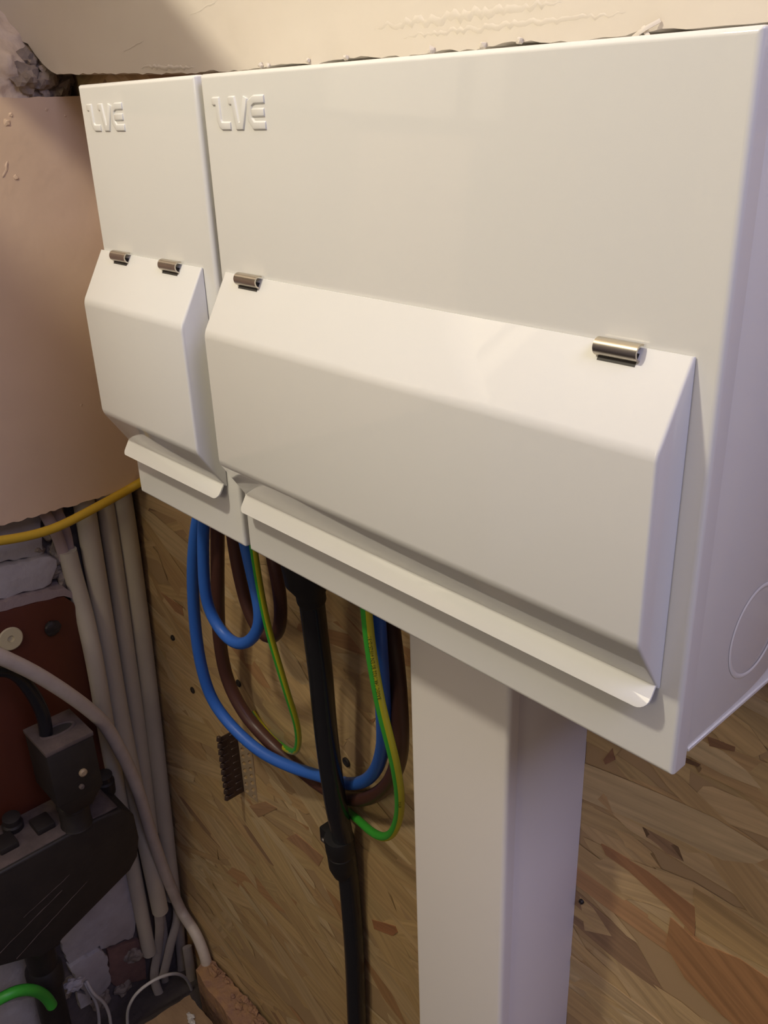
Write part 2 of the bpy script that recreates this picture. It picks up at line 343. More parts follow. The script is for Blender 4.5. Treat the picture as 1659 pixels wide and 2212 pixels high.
    'screws': [(-0.3309, 0.0, -0.2526), (-0.305, 0.0, -0.3025), (-0.215, 0.0, -0.2499), (-0.0641, 0.0, -0.2508), (0.1607, 0.0, -0.226), (0.2082, 0.0, 0.2523)],
    'fuse_bits': [(-0.3041, -0.1284, -0.3288), (-0.3054, -0.1322, -0.343)],
    'plankA': [(-0.3625, 0.0078, -0.72), (-0.2161, 0.0123, -0.72), (-0.2583, -0.0313, -0.72), (-0.3537, -0.0256, -0.72)],
    'plankB': [(-0.3511, -0.095, -0.745), (-0.3467, -0.0256, -0.745), (-0.2975, -0.026, -0.745), (-0.2973, -0.0453, -0.745)],
    'bracket': [(-0.2498, 0.0, -0.318), (-0.2486, 0.0, -0.3853), (-0.2279, 0.0, -0.3726), (-0.2056, 0.0, -0.3645), (-0.2021, 0.0, -0.3184), (-0.2252, 0.0, -0.3207), (-0.2033, 0.0, -0.3032)],
    'cleat': [(-0.0819, -0.02, -0.3241), (-0.0327, -0.02, -0.2905), (-0.0818, -0.02, -0.3351), (-0.055, -0.02, -0.3228), (-0.0712, -0.02, -0.3521)],
    'flakes': [[(0.1708, 0.0, -0.1725), (0.1787, -0.0, -0.1716), (0.2015, 0.0, -0.1709), (0.2319, 0.0, -0.1752), (0.2333, 0.0, -0.1948), (0.2184, 0.0, -0.1876), (0.1902, 0.0, -0.1792), (0.1745, 0.0, -0.1781)], [(0.2184, -0.0, -0.1929), (0.2345, 0.0, -0.1974), (0.259, 0.0, -0.1903), (0.2739, 0.0, -0.1908), (0.2849, 0.0, -0.1977), (0.291, 0.0, -0.2376), (0.2787, 0.0, -0.2393), (0.2546, 0.0, -0.2373), (0.2311, 0.0, -0.2293), (0.2179, 0.0, -0.215)], [(0.229, 0.0, -0.1622), (0.2448, 0.0, -0.1616), (0.27, 0.0, -0.1642), (0.2804, 0.0, -0.1683), (0.2826, 0.0, -0.1829), (0.2586, 0.0, -0.1872), (0.2333, 0.0, -0.1878)], [(0.225, 0.0, -0.0649), (0.2393, 0.0, -0.063), (0.2392, 0.0, -0.0658), (0.2268, 0.0, -0.0695)], [(0.2141, 0.0, -0.0842), (0.2235, 0.0, -0.083), (0.2224, 0.0, -0.0851), (0.2149, 0.0, -0.0866)], [(0.1677, 0.0, -0.1127), (0.1729, 0.0, -0.1017), (0.175, 0.0, -0.1085), (0.1694, 0.0, -0.115)], [(-0.2227, 0.0, -0.3982), (-0.1918, 0.0, -0.3727), (-0.1729, 0.0, -0.3689), (-0.2079, 0.0, -0.4031)], [(-0.1463, 0.0, -0.3816), (-0.1059, 0.0, -0.3808), (-0.1141, 0.0, -0.3978), (-0.1341, 0.0, -0.3954), (-0.1625, 0.0, -0.3984)], [(-0.0429, 0.0, -0.4062), (-0.0135, 0.0, -0.3903), (-0.0109, 0.0, -0.3945), (-0.0169, 0.0, -0.4037), (-0.0405, 0.0, -0.4151)], [(-0.033, 0.0, -0.1935), (-0.0249, 0.0, -0.1862), (-0.0289, 0.0, -0.1934)], [(-0.341, 0.0, -0.2053), (-0.302, 0.0, -0.2052), (-0.3019, 0.0, -0.2154), (-0.3176, 0.0, -0.2167)], [(0.1541, 0.0, -0.2775), (0.189, 0.0, -0.2755), (0.2182, -0.0, -0.2765), (0.2367, 0.0, -0.2782), (0.2066, 0.0, -0.2878), (0.1583, 0.0, -0.2865)]],
    'rubble': [(-0.33, -0.0645, 0.2719), (-0.35, -0.0006, 0.2529)],
}


# ------------------------------------------------------------------ setting
def XW(z):      # face of the old left wall, which leans back below the board
    return -0.3645 + 0.09 * min(z, -0.05)

wall_back = box('wall_back', -0.46, 1.10, 0.0, 0.018, -0.80, 1.15, M_osbbase)
setp(wall_back, kind='structure')
# strand layer of the oriented-strand board
def strands():
    me = bpy.data.meshes.new('wood_strands')
    V = []; F = []; UV = []; T = []
    palette = [(0.62, 0.425, 0.215), (0.60, 0.415, 0.20), (0.65, 0.455, 0.24), (0.60, 0.40, 0.19), (0.62, 0.42, 0.20), (0.58, 0.375, 0.18), (0.67, 0.49, 0.27)]
    rnd = random.Random(21)
    n = 2300
    for i in range(n):
        cx = rnd.uniform(-0.45, 0.75); cz = rnd.uniform(-0.80, 0.34)
        L_ = rnd.uniform(0.05, 0.15); w = rnd.uniform(0.007, 0.030)
        if rnd.random() < 0.2: L_ *= 0.35; w *= 0.45
        a = rnd.gauss(-0.12, 0.30)
        ca, sa = math.cos(a), math.sin(a)
        y = -0.0001 - i * 2.5e-7
        top = []; bot = []
        m = 6
        ph = rnd.uniform(0, 9)
        sl = rnd.uniform(-0.5, 0.5) * w
        for k in range(m + 1):
            u = -L_ / 2 + L_ * k / m
            tap = 1.0 if 0 < k < m else rnd.uniform(0.15, 0.8)
            top.append((u + (sl if k in (0, m) else 0) + rnd.uniform(-1, 1) * 0.002, w / 2 * tap + 0.0008 * math.sin(ph + k)))
            bot.append((u - (sl if k in (0, m) else 0) + rnd.uniform(-1, 1) * 0.002, -w / 2 * tap + 0.0008 * math.sin(ph * 2 + k)))
        loop = bot + top[::-1]
        b0 = len(V)
        ox, oy = rnd.uniform(0, 50), rnd.uniform(0, 50)
        c = rnd.choice(palette); r_ = rnd.random()
        if r_ < 0.030: c = (0.50, 0.28, 0.13)
        elif r_ < 0.037: c = (0.36, 0.22, 0.12)
        s = rnd.uniform(0.93, 1.06); c = tuple(x * s for x in c)
        tilt = rnd.uniform(-1, 1) * 0.00004
        for (u, v_) in loop:
            V.append((cx + u * ca - v_ * sa, y + tilt * (u / L_), cz + u * sa + v_ * ca)); UV.append((u + ox, v_ + oy))
        nn = len(top)
        for k in range(nn - 1):
            F.append((b0 + k, b0 + k + 1, b0 + 2 * nn - 2 - k, b0 + 2 * nn - 1 - k)); T.append(c)
    me.from_pydata(V, [], F)
    me.materials.append(M_osb)
    me.uv_layers.new(name='UVMap')
    me.color_attributes.new('tone', 'FLOAT_COLOR', 'CORNER')
    us = []; cs = []
    for pi, p_ in enumerate(me.polygons):
        for li in p_.loop_indices:
            us += UV[me.loops[li].vertex_index]; cs += [*T[pi], 1]
    me.uv_layers['UVMap'].data.foreach_set('uv', us)
    me.color_attributes['tone'].data.foreach_set('color', cs)
    o = bpy.data.objects.new('wood_strands', me); col.objects.link(o); o.parent = wall_back
    setp(o, kind='stuff')
    return o
strands()

def flake(loop, color, y, lab=None):
    me = bpy.data.meshes.new('wood_flake')
    n = len(loop)
    V = [(x, y, z) for x, _, z in loop] + [(x, -0.0001, z) for x, _, z in loop]
    F = [tuple(range(n)), tuple(range(2 * n - 1, n - 1, -1))] + [(i, (i + 1) % n, n + (i + 1) % n, n + i) for i in range(n)]
    me.from_pydata(V, [], F); me.materials.append(M_osb)
    me.uv_layers.new(name='UVMap'); me.color_attributes.new('tone', 'FLOAT_COLOR', 'CORNER')
    us = []; cs = []
    d = (Vector(loop[n // 2]) - Vector(loop[0])); d.normalize()
    for li, l in enumerate(me.loops):
        q = Vector(V[l.vertex_index]); us += [q.dot(d), q.cross(d).y]; cs += [*color, 1]
    me.uv_layers['UVMap'].data.foreach_set('uv', us); me.color_attributes['tone'].data.foreach_set('color', cs)
    o = bpy.data.objects.new('wood_flake', me); col.objects.link(o); o.parent = wall_back
    if lab: o['label'] = lab
REDS = [(0.42, 0.21, 0.095), (0.46, 0.235, 0.10), (0.58, 0.38, 0.17), (0.30, 0.16, 0.08), (0.22, 0.12, 0.06), (0.30, 0.15, 0.08), (0.46, 0.27, 0.14), (0.46, 0.26, 0.14), (0.42, 0.19, 0.09), (0.40, 0.20, 0.09), (0.46, 0.24, 0.12), (0.60, 0.42, 0.22)]
for i, lp in enumerate(PTS['flakes']):
    flake(lp, REDS[i], -0.0009 - 0.00002 * i, 'reddish brown wood strand pressed in the board' if i in (0, 1) else None)

# left wall: leaning old masonry
prof = [(XW(-0.82), -0.82), (XW(-0.05), -0.05), (XW(-0.05), 0.2330), (-0.412, 0.2345), (-0.412, 1.15)]
la = [(x, 0.0, z) for x, z in prof] + [(-0.60, 0.0, 1.15), (-0.60, 0.0, -0.82)]
lb = [(x, -1.00, z) for x, _, z in la]
wall_left = prism('wall_left', la, lb, M_masonry)
setp(wall_left, kind='structure')

def left_slab(name, loop, off0, off1, mat_, parent=None, rag=0.0, seed=0, bev=0.0, dens=0.006):
    rnd = random.Random(seed)
    pts = []
    n = len(loop)
    for i in range(n):
        a = Vector(loop[i]); b = Vector(loop[(i + 1) % n])
        m = max(1, int((b - a).length / dens)) if rag else 1
        for k in range(m):
            q = a.lerp(b, k / m)
            if rag and k: q += Vector((rnd.uniform(-rag, rag), rnd.uniform(-rag, rag)))
            pts.append(q)
    A = [(XW(q[1]) + off0, q[0], q[1]) for q in pts]; B = [(XW(q[1]) + off1, q[0], q[1]) for q in pts]
    return prism(name, A, B, mat_, parent, bev=bev)

left_slab('brick', PTS['brick_hi'], -0.004, 0.006, M_brickw, wall_left, rag=0.0015, seed=1, bev=0.0012)
left_slab('brick', PTS['brick_lo'], -0.004, 0.012, M_brickw, wall_left, rag=0.002, seed=2, bev=0.002)
left_slab('render_patch', PTS['white_low'], -0.004, 0.006, M_brickw, wall_left, rag=0.0015, seed=3, bev=0.001)
left_slab('brick', PTS['brick_brown'], -0.004, 0.005, M_brickb, wall_left, rag=0.0008, seed=4, bev=0.001)
left_slab('plaster_scrap', PTS['plaster_scrap'], -0.004, 0.011, M_brickw, wall_left, rag=0.002, seed=5, bev=0.001)
left_slab('brick', PTS['brick_left'], -0.004, 0.02, M_brickw, wall_left, rag=0.001, seed=6, bev=0.003)
left_slab('brick', PTS['brick_left_low'], -0.004, 0.022, M_brickw, wall_left, rag=0.001, seed=7, bev=0.003)
left_slab('plaster_scrap', PTS['scrap_low'], -0.004, 0.010, M_brickw, wall_left, rag=0.001, seed=8)
for k, (y, z, r) in enumerate([(-0.083, -0.118, 0.009), (-0.080, -0.143, 0.011), (-0.088, -0.158, 0.010), (-0.077, -0.168, 0.011), (-0.098, -0.135, 0.006), (-0.078, -0.100, 0.009)]):
    lump('mortar_lump', (XW(z) + 0.002, y, z), r, M_mortar_g, wall_left, seed=k, amp=0.6, sc_=(0.7, 1, 1))
for k, (y, z, r) in enumerate([(-0.150, -0.700, 0.010), (-0.160, -0.712, 0.008), (-0.120, -0.760, 0.012), (-0.09, -0.765, 0.010), (-0.07, -0.72, 0.012)]):
    lump('mortar_lump', (XW(z) + 0.004, y, z), r, M_mortar_g, wall_left, seed=k + 20, amp=0.6, sc_=(0.7, 1, 1))

# painted plasterboard band above the chipboard, ragged lower edge
def upper_wall():
    rnd = random.Random(3)
    z = lambda x: 0.2455 + 0.0015 * noise.noise(Vector((x * 30, 0, 0))) + rnd.uniform(-0.0006, 0.0006)
    bot = [(-0.43, 0.312), (-0.400, 0.296), (-0.376, 0.279), (-0.362, 0.276), (-0.352, 0.268), (-0.342, 0.2615), (-0.334, 0.2575), (-0.328, 0.2552)]
    x = -0.32
    while x < -0.14:
        bot.append((x, 0.2535 - (x + 0.32) * 0.042 + rnd.uniform(-0.0007, 0.0007))); x += 0.006
    while x < 1.10:
        bot.append((x, z(x))); x += 0.005
    bot.append((1.10, 0.246))
    loop = bot + [(1.10, 1.15), (-0.43, 1.15)]
    A = [(a, -0.030, b) for a, b in loop]; B = [(a, -0.0015, b) for a, b in loop]
    o = prism('wall_upper', A, B, M_plaster)
    return setp(o, kind='structure')
wall_upper = upper_wall()
# trowel ridges, drips and scrape marks in the paint
def ridge(p0, p1, w, h, parent, mat_, face='y', base=-0.030):
    a = Vector(p0); b = Vector(p1); d = (b - a); L_ = d.length; d.normalize(); nrm = Vector((-d.y, d.x))
    rnd = random.Random(int(L_ * 1e5)); n = max(4, int(L_ / 0.002)); V = []; F = []
    for i in range(n + 1):
        t = i / n; c = a + (b - a) * t + nrm * rnd.uniform(-w, w) * 0.25
        e = math.sin(math.pi * t) ** 0.5
        for (s, hh) in ((-1, -0.0005), (0, h * rnd.uniform(0.6, 1.1)), (1, -0.0005)):
            q = c + nrm * (s * w * 0.5 * (0.2 + 0.8 * e))
            hq = hh * e if s == 0 else hh
            V.append((q.x, base - hq, q.y) if face == 'y' else (base + hq, q.x, q.y))
    for i in range(n):
        for k in range(2): F.append((i * 3 + k, i * 3 + k + 1, i * 3 + k + 4, i * 3 + k + 3))
    F.append((0, 1, 2)); F.append((n * 3, n * 3 + 1, n * 3 + 2))
    return mesh_obj('paint_ridge', V, F, mat_, parent, smooth=True)
for (p0, p1, w, h) in [((-0.195, 0.252), (-0.130, 0.2485), 0.004, 0.0010), ((-0.215, 0.262), (-0.185, 0.267), 0.0015, 0.0004),
                       ((0.030, 0.258), (0.140, 0.259), 0.006, 0.0010), ((0.05, 0.253), (0.170, 0.2525), 0.004, 0.0008),
                       ((-0.13, 0.276), (-0.095, 0.282), 0.0025, 0.0005), ((-0.165, 0.290), (-0.15, 0.296), 0.002, 0.0004)]:
    ridge(p0, p1, w, h, wall_upper, M_plaster)
for k, (x, z, r) in enumerate([(-0.062, 0.2465, 0.0016), (-0.055, 0.2462, 0.0013), (0.069, 0.2462, 0.0018), (0.010, 0.2465, 0.0014), (0.120, 0.2467, 0.0014), (0.1, 0.2463, 0.0016), (-0.02, 0.2467, 0.0012)]):
    lump('paint_blob', (x, -0.031, z), r, M_plaster, wall_upper, seed=k + 50, sub=2)
# torn paper curl
tube('torn_paper', [(0.178, -0.031, 0.2475), (0.181, -0.033, 0.2450), (0.184, -0.034, 0.2425)], 0.0009, M_plaster, wall_upper, seg=6, step=0.001, ell=(0.4, 1))
tube('torn_paper', [(0.185, -0.031, 0.2490), (0.180, -0.034, 0.2462), (0.176, -0.034, 0.2440)], 0.0009, M_plaster, wall_upper, seg=6, step=0.001, ell=(0.4, 1))

# painted plaster skin of the left wall above the board, and an unseen sloping blocker added to shade the corner
def skin(name, y0, y1, z0):
    lp = ((y0, z0), (y1, z0), (y1, 1.15), (y0, 1.15))
    o = prism(name, [(-0.412, y, z) for y, z in lp], [(-0.402, y, z) for y, z in lp], M_plaster)
    setp(o, kind='structure')
skin('trim_2', -0.031, -0.738, 0.262)
skin('reflector_strip', -0.776, -0.836, 0.262)  # unseen strip past a gap, added as a bright reflection for the lid
blk_loop = [(-0.4015, 0.330), (-0.085, 0.322), (-0.060, 0.333), (-0.200, 0.435), (-0.4015, 0.545)]
blk_hi = prism('corner_blocker', [(x, -0.155, z) for x, z in blk_loop], [(x, -0.140, z) for x, z in blk_loop], M_room)
setp(blk_hi, kind='structure')
# unseen slab added above the frame: it keeps the lamp off the lower left corner
blk_lo = box('low_blocker', -0.402, -0.118, -0.52, -0.295, 0.36, 0.40, M_room, None, bev=0.003)
setp(blk_lo, kind='structure')
# crumbled mortar in the corner above the board
trim_1 = None
def corner_mortar():
    V = []; F = []; ny, nz = 90, 36
    for i in range(ny + 1):
        y = -0.26 + 0.262 * i / ny
        for k in range(nz + 1):
            z = 0.225 + 0.085 * k / nz
            q = Vector((y * 45, z * 45, 1.7))
            d = noise.noise(q) * 0.007 + noise.noise(q * 2.7) * 0.0045 + noise.noise(q * 6) * 0.0015
            x = -0.350 + d * 1.3 - 0.055 * max(0.0, (z - 0.262) / 0.045) ** 1.3 - 0.012 * max(0.0, 1 + y / 0.05)
            V.append((min(x, -0.3375), y, z))
    for i in range(ny):
        for k in range(nz):
            a = i * (nz + 1) + k; F.append((a, a + 1, a + nz + 2, a + nz + 1))
    o = mesh_obj('trim_1', V, F, M_mortar_c, smooth=True)
    return setp(o, kind='structure')
trim_1 = corner_mortar()
for k, (x, y, z, r) in enumerate([(-0.352, -0.030, 0.247, 0.011), (-0.356, -0.016, 0.243, 0.010), (-0.350, -0.044, 0.252, 0.010), (-0.361, -0.010, 0.256, 0.010), (-0.349, -0.024, 0.260, 0.007), (-0.357, -0.034, 0.262, 0.008)]):
    lump('mortar_lump', (x, y, z), r, M_mortar_g, trim_1, seed=k + 70, amp=0.7)

# beige painted board over the conduits
bd = empty('painted_board', 'large beige painted board on the left wall with chips and blobs in its paint', 'board', (-0.341, -0.3, -0.083))
def painted_board():
    rnd = random.Random(5)
    lo = []; y = 0.0
    lo.append((-0.001, -0.0865)); y = -0.006
    while y > -0.70:
        lo.append((y, -0.0875 + 0.0035 * min(1, -y / 0.14) + rnd.uniform(-0.0009, 0.0009) + 0.0008 * noise.noise(Vector((y * 60, 3, 0))))); y -= 0.004
    hi = []; y = -0.70
    while y < -0.001:
        hi.append((y, 0.2385 + rnd.uniform(-0.0005, 0.0005))); y += 0.006
    hi.append((-0.001, 0.2368))
    loop = lo + [(-0.70, -0.084)] + hi
    A = [(-0.3475, a, b) for a, b in loop]; B = [(-0.3350, a, b) for a, b in loop]
    return prism('board', A, B, M_board, bd, bev=0)
painted_board()
for (p0, p1, w, h) in [((-0.078, 0.215), (-0.086, 0.196), 0.005, 0.0007), ((-0.072, 0.196), (-0.079, 0.184), 0.0035, 0.0010)]:
    r_ = ridge(p0, p1, w, h, bd, M_board, face='x', base=-0.335); r_.name = 'paint_ridge'
for k, (y, z, r) in enumerate([(-0.068, 0.222, 0.0025), (-0.064, 0.227, 0.0016), (-0.128, 0.224, 0.0015), (-0.1, 0.218, 0.0012), (-0.036, 0.230, 0.0013), (-0.069, 0.184, 0.002), (-0.118, 0.088, 0.0022), (-0.021, 0.092, 0.0018), (-0.030, 0.040, 0.0025), (-0.022, 0.225, 0.0011), (-0.05, 0.0, 0.0012)]):
    lump('paint_blob', (-0.3349, y, z), r, M_board, bd, seed=k + 90, sub=2, sc_=(0.35, 1, 1))
rebase(bd)

floor = box('floor', -0.60, 1.6, -1.9, 0.0, -0.86, -0.80, M_floor); setp(floor, kind='structure')
ceiling = box('ceiling', -0.60, 1.6, -1.9, 0.018, 1.15, 1.20, M_room); setp(ceiling, kind='structure')
wf = box('wall_front', -0.60, 1.6, -1.95, -1.90, -0.80, 1.15, M_room); setp(wf, kind='structure')

# ------------------------------------------------------------------ consumer units
def rrect(x0, x1, z0, z1, rc, ins, n=5):
    x0 += ins; x1 -= ins; z0 += ins; z1 -= ins; r = max(rc - ins, 0.0003); out = []
    for (cx, cz, a0) in ((x1 - r, z1 - r, 0), (x0 + r, z1 - r, 90), (x0 + r, z0 + r, 180), (x1 - r, z0 + r, 270)):
        for k in range(n + 1):
            a = math.radians(a0 + 90 * k / n); out.append((cx + r * math.cos(a), cz + r * math.sin(a)))
    return out

def tray(name, x0, x1, z0, z1, yf, yb, r, rc, mat_, parent):
    loops = [(yb, 0.0)]
    for k in range(7):
        a = math.radians(90 * k / 6); loops.append((yf + r * (1 - math.sin(a)), r * (1 - math.cos(a))))
    V = []; F = []
    for (y, ins) in loops:
        L_ = rrect(x0, x1, z0, z1, rc, ins); V += [(x, y, z) for x, z in L_]
    n = len(V) // len(loops)
    for j in range(len(loops) - 1):
        F += [(j * n + i, j * n + (i + 1) % n, (j + 1) * n + (i + 1) % n, (j + 1) * n + i) for i in range(n)]
    F.append(tuple(range(n))); F.append(tuple((len(loops) - 1) * n + i for i in range(n)))
    return mesh_obj(name, V, F, mat_, parent, smooth=True, auto=0.5)

def stroke(path, w):
    n = len(path); P = [Vector(p) for p in path]; L_ = []; R_ = []
    for i in range(n):
        d1 = (P[i] - P[i - 1]).normalized() if i else (P[1] - P[0]).normalized()
        d2 = (P[i + 1] - P[i]).normalized() if i < n - 1 else d1
        n1 = Vector((-d1.y, d1.x)); n2 = Vector((-d2.y, d2.x)); m = (n1 + n2).normalized()
        k = w / 2 / max(0.35, m.dot(n1))
        L_.append(P[i] + m * k); R_.append(P[i] - m * k)
    return L_ + R_[::-1]

def letters(parent, x0, z0, s, yf):
    # raised LVE mark pressed in the steel: L with a flag, V, rounded E
    G = {'emboss_L': [[(0.00, 0.90), (0.32, 0.90), (0.34, 0.30), (0.40, 0.17), (0.50, 0.12), (1.0, 0.12)]],
         'emboss_V': [[(1.00, 0.90), (1.26, 0.90), (1.42, 0.12), (1.66, 0.12), (1.98, 0.98)]],
         'emboss_E': [[(3.02, 0.90), (2.45, 0.90), (2.22, 0.80), (2.16, 0.55), (2.18, 0.30), (2.36, 0.12), (3.02, 0.12)], [(2.3, 0.51), (2.98, 0.51)]]}
    out = []
    for nm, strokes in G.items():
        V = []; F = []
        for sidx, st in enumerate(strokes):
            lp = stroke([(a * s, b * s) for a, b in st], 0.20 * s)
            n = len(lp); b0 = len(V)
            c = sum((Vector(q) for q in lp), Vector((0, 0))) / n
            lo = stroke([(a * s, b * s) for a, b in st], 0.30 * s)
            V += [(x0 + q.x, yf - 0.0007 + 0.00003 * sidx, z0 + q.y) for q in lp] + [(x0 + q.x, yf + 0.0002, z0 + q.y) for q in lo]
            h = n // 2
            F += [(b0 + k, b0 + k + 1, b0 + n - 2 - k, b0 + n - 1 - k) for k in range(h - 1)]
            F += [(b0 + i, b0 + (i + 1) % n, b0 + n + (i + 1) % n, b0 + n + i) for i in range(n)]
        o = mesh_obj('embossed_letter', V, F, M_enamel, parent)
        bevel(o, 0.0002, 2, 0.3)
        out.append(o)
    return out

def consumer_unit(x0, x1, label, clips, logo_x, logo_s, lidx, knock=False):
    H = 0.24; D = 0.11; yf = -D
    t = empty('consumer_unit', label, 'fuse box', ((x0 + x1) / 2, 0, 0))
    box('enclosure', x0 + 0.0002, x1 - 0.0002, -0.103, 0.0, 0.0065, H - 0.0005, M_enamel, t, bev=0.0006)
    tray('front_cover', x0, x1, 0.0, H, yf, -0.1015, 0.0021, 0.0011, M_enamel, t)
    # folded rim along the bottom of the side
    box('folded_rim', x1 - 0.0004, x1 + 0.0004, -0.101, -0.001, 0.0066, 0.0082, M_enamel, t, bev=0.0002, seg=1)
    letters(t, logo_x, 0.2168, logo_s, yf)
    # hinged lid
    a, b = lidx
    prf = [(-0.1104, 0.1533), (-0.1110, 0.1533), (-0.1268, 0.1262), (-0.1268, 0.0585), (-0.1116, 0.0350), (-0.1104, 0.0350)]
    lid = prism('lid', [(a, y, z) for y, z in prf], [(b, y, z) for y, z in prf], M_enamel, t)
    bm = bmesh.new(); bm.from_mesh(lid.data)
    ed = [e for e in bm.edges if abs(e.verts[0].co.x - e.verts[1].co.x) > 0.01 and min(v.co.y for v in e.verts) < -0.1262]
    bmesh.ops.bevel(bm, geom=ed, offset=0.0024, segments=5, profile=0.5, affect='EDGES')
    es = [e for e in bm.edges if e.calc_face_angle(0) > 0.35 and abs(e.verts[0].co.x - e.verts[1].co.x) < 1e-5 and max(v.co.y for v in e.verts) < -0.1112 + 0.0004]
    bmesh.ops.bevel(bm, geom=es, offset=0.0013, segments=3, profile=0.5, affect='EDGES')
    bm.to_mesh(lid.data); bm.free()
    lid.data.polygons.foreach_set('use_smooth', [True] * len(lid.data.polygons)); lid.data.set_sharp_from_angle(angle=0.6)
    # flared lip with rounded lower corners
    U = Vector((0, -0.0058, -0.0095)); O = Vector((0, -0.1110, 0.0372)); rc = 0.0048; lp = []
    ulen = U.length
    pts2 = [(a + 0.0004, 0), (b - 0.0004, 0)]
    for k in range(7):
        an = math.radians(90 * k / 6); pts2.append((b - 0.0004 - rc + rc * math.cos(an), ulen - rc + rc * math.sin(an)))
    for k in range(7):
        an = math.radians(90 + 90 * k / 6); pts2.append((a + 0.0004 + 0.003 + 0.003 * math.cos(an), ulen - 0.003 + 0.003 * math.sin(an)))
    ud = U.normalized(); nd = Vector((0, ud.z, -ud.y)).normalized()
    if nd.y > 0: nd = -nd
    A = [Vector((x, 0, 0)) + O + ud * s_ for x, s_ in pts2]; B = [q + nd * 0.0011 for q in A]
    lip = prism('lip', A, B, M_enamel, lid, bev=0.0003, seg=2)
    # hinge clips
    for cx, cw in clips:
        cy, cz, r = -0.1128, 0.1520, 0.0030
        V = []; F = []; n = 14
        for xx in (cx - cw / 2, cx + cw / 2):
            for rr in (r, r - 0.0007):
                for k in range(n + 1):
                    an = math.radians(-30 + 235 * k / n)   # 0 = up, 90 = towards the room
                    V.append((xx, cy - rr * math.sin(an), cz + rr * math.cos(an)))
        m = n + 1
        for k in range(n):
            F += [(k, k + 1, 2 * m + k + 1, 2 * m + k), (m + k, m + k + 1, 3 * m + k + 1, 3 * m + k), (k, k + 1, m + k + 1, m + k), (2 * m + k, 2 * m + k + 1, 3 * m + k + 1, 3 * m + k)]
        F += [(0, m, 3 * m, 2 * m), (n, m + n, 3 * m + n, 2 * m + n)]
        c = mesh_obj('hinge_clip', V, F, M_nickel, lid, smooth=True, auto=0.6)
        # dark plate under the clip: slot shade as colour, the lid is uncut
        sd = Vector((0, -0.0158, -0.0271)).normalized(); sn = Vector((0, -0.0271, 0.0158)).normalized()
        s0 = Vector((0, -0.1110, 0.1533)) + sd * 0.0020
        q = []
        for (dx, ds) in ((-1, 0), (1, 0), (1, 0.0044), (-1, 0.0044)):
            q.append(Vector((cx + dx * cw * 0.44, 0, 0)) + s0 + sd * ds)
        prism('hinge_slot_shade', [v + sn * 0.00012 for v in q], [v - sn * 0.001 for v in q], M_slot, c)
    if knock:
        cy, cz, R_ = -0.0588, 0.0393, 0.0187
        V = []; F = []; n = 64
        for k in range(n):
            an = 2 * math.pi * k / n
            for (rr, hh) in ((R_ + 0.0010, 0.00015), (R_ + 0.0003, 0.00042), (R_ - 0.0004, 0.00042), (R_ - 0.0011, 0.00015)):
                V.append((x1 + hh - 0.0002, cy + rr * math.cos(an), cz + rr * math.sin(an)))
        for k in range(n):
            k2 = (k + 1) % n
            for j in range(3): F.append((k * 4 + j, k * 4 + j + 1, k2 * 4 + j + 1, k2 * 4 + j))
        mesh_obj('knockout_ring', V, F, M_enamel, t, smooth=True)
    rebase(t)
    return t

consumer_unit(0.0, 0.2647, 'wide white metal consumer unit above the white trunking, with a long lid', [(0.0287, 0.0172), (0.2311, 0.0160)], 0.0090, 0.0131, (0.0057, 0.2562), knock=True)
consumer_unit(-0.1231, -0.0045, 'narrow white metal switch unit between the beige board and the wide unit', [(-0.0958, 0.0172), (-0.0419, 0.0172)], -0.1150, 0.0131, (-0.1240, -0.0150))

# ------------------------------------------------------------------ trunking
tr = empty('cable_trunking', 'square white plastic trunking running straight down from under the wide unit', 'trunking', (0.121, 0, -0.80))
tx0, tx1, ty = 0.0861, 0.1570, -0.0714
box('trunking_base', tx0 + 0.0012, tx1 - 0.0012, ty + 0.0008, 0.0, -0.80, 0.0060, M_trunk, tr, bev=0.0008)
V = []; F = []
outl = []
for (cx, a0) in ((tx0 + 0.003, 180), (tx1 - 0.003, 270)):
    for k in range(7):
        a = math.radians(a0 + 90 * k / 6); outl.append((cx + 0.003 * math.cos(a), ty + 0.003 + 0.003 * math.sin(a)))
outl = [(tx0, ty + 0.008)] + outl + [(tx1, ty + 0.008)]
la = [(x, y, -0.80) for x, y in outl]; lb = [(x, y, -0.0002) for x, y in outl]
ld = prism('trunking_lid', la, lb, M_trunk, tr)
ld.data.polygons.foreach_set('use_smooth', [True] * len(ld.data.polygons)); ld.data.set_sharp_from_angle(angle=0.7)
rebase(tr)

# ------------------------------------------------------------------ tails and earths under the units
def cable(key, name, label, cat, r, mats, group=None, **kw):
    o, pts, fr = tube(name, PTS[key], r, mats, **kw)
    setp(o, label, cat, group)
    return o, pts, fr
cable('blue_big', 'blue_cable', 'longer blue cable sweeping in a big loop behind the black cable', 'cable', 0.0049, M_blue)
cable('blue_small', 'blue_cable', 'shorter blue cable in a tight loop under the narrow unit', 'cable', 0.0044, M_blue)
cable('brown_big', 'brown_cable', 'longer brown cable following the big blue loop behind it', 'cable', 0.0056, M_brown)
cable('brown_small', 'brown_cable', 'shorter brown cable looping behind the tight blue loop', 'cable', 0.0050, M_brown)
yel = lambda u: 0.69 < (u % 1.0) < 0.92
cable('green_small', 'earth_cable', 'green and yellow earth cable left of the black cable', 'cable', 0.0026, [M_green, M_yellow], stripe=yel, seg=20, twist=-1.3)
_, gp, gf = cable('green_big', 'earth_cable', 'printed green and yellow earth cable right of the black cable', 'cable', 0.0032, [M_green, M_yellow], stripe=yel, seg=20)
earth_big = _
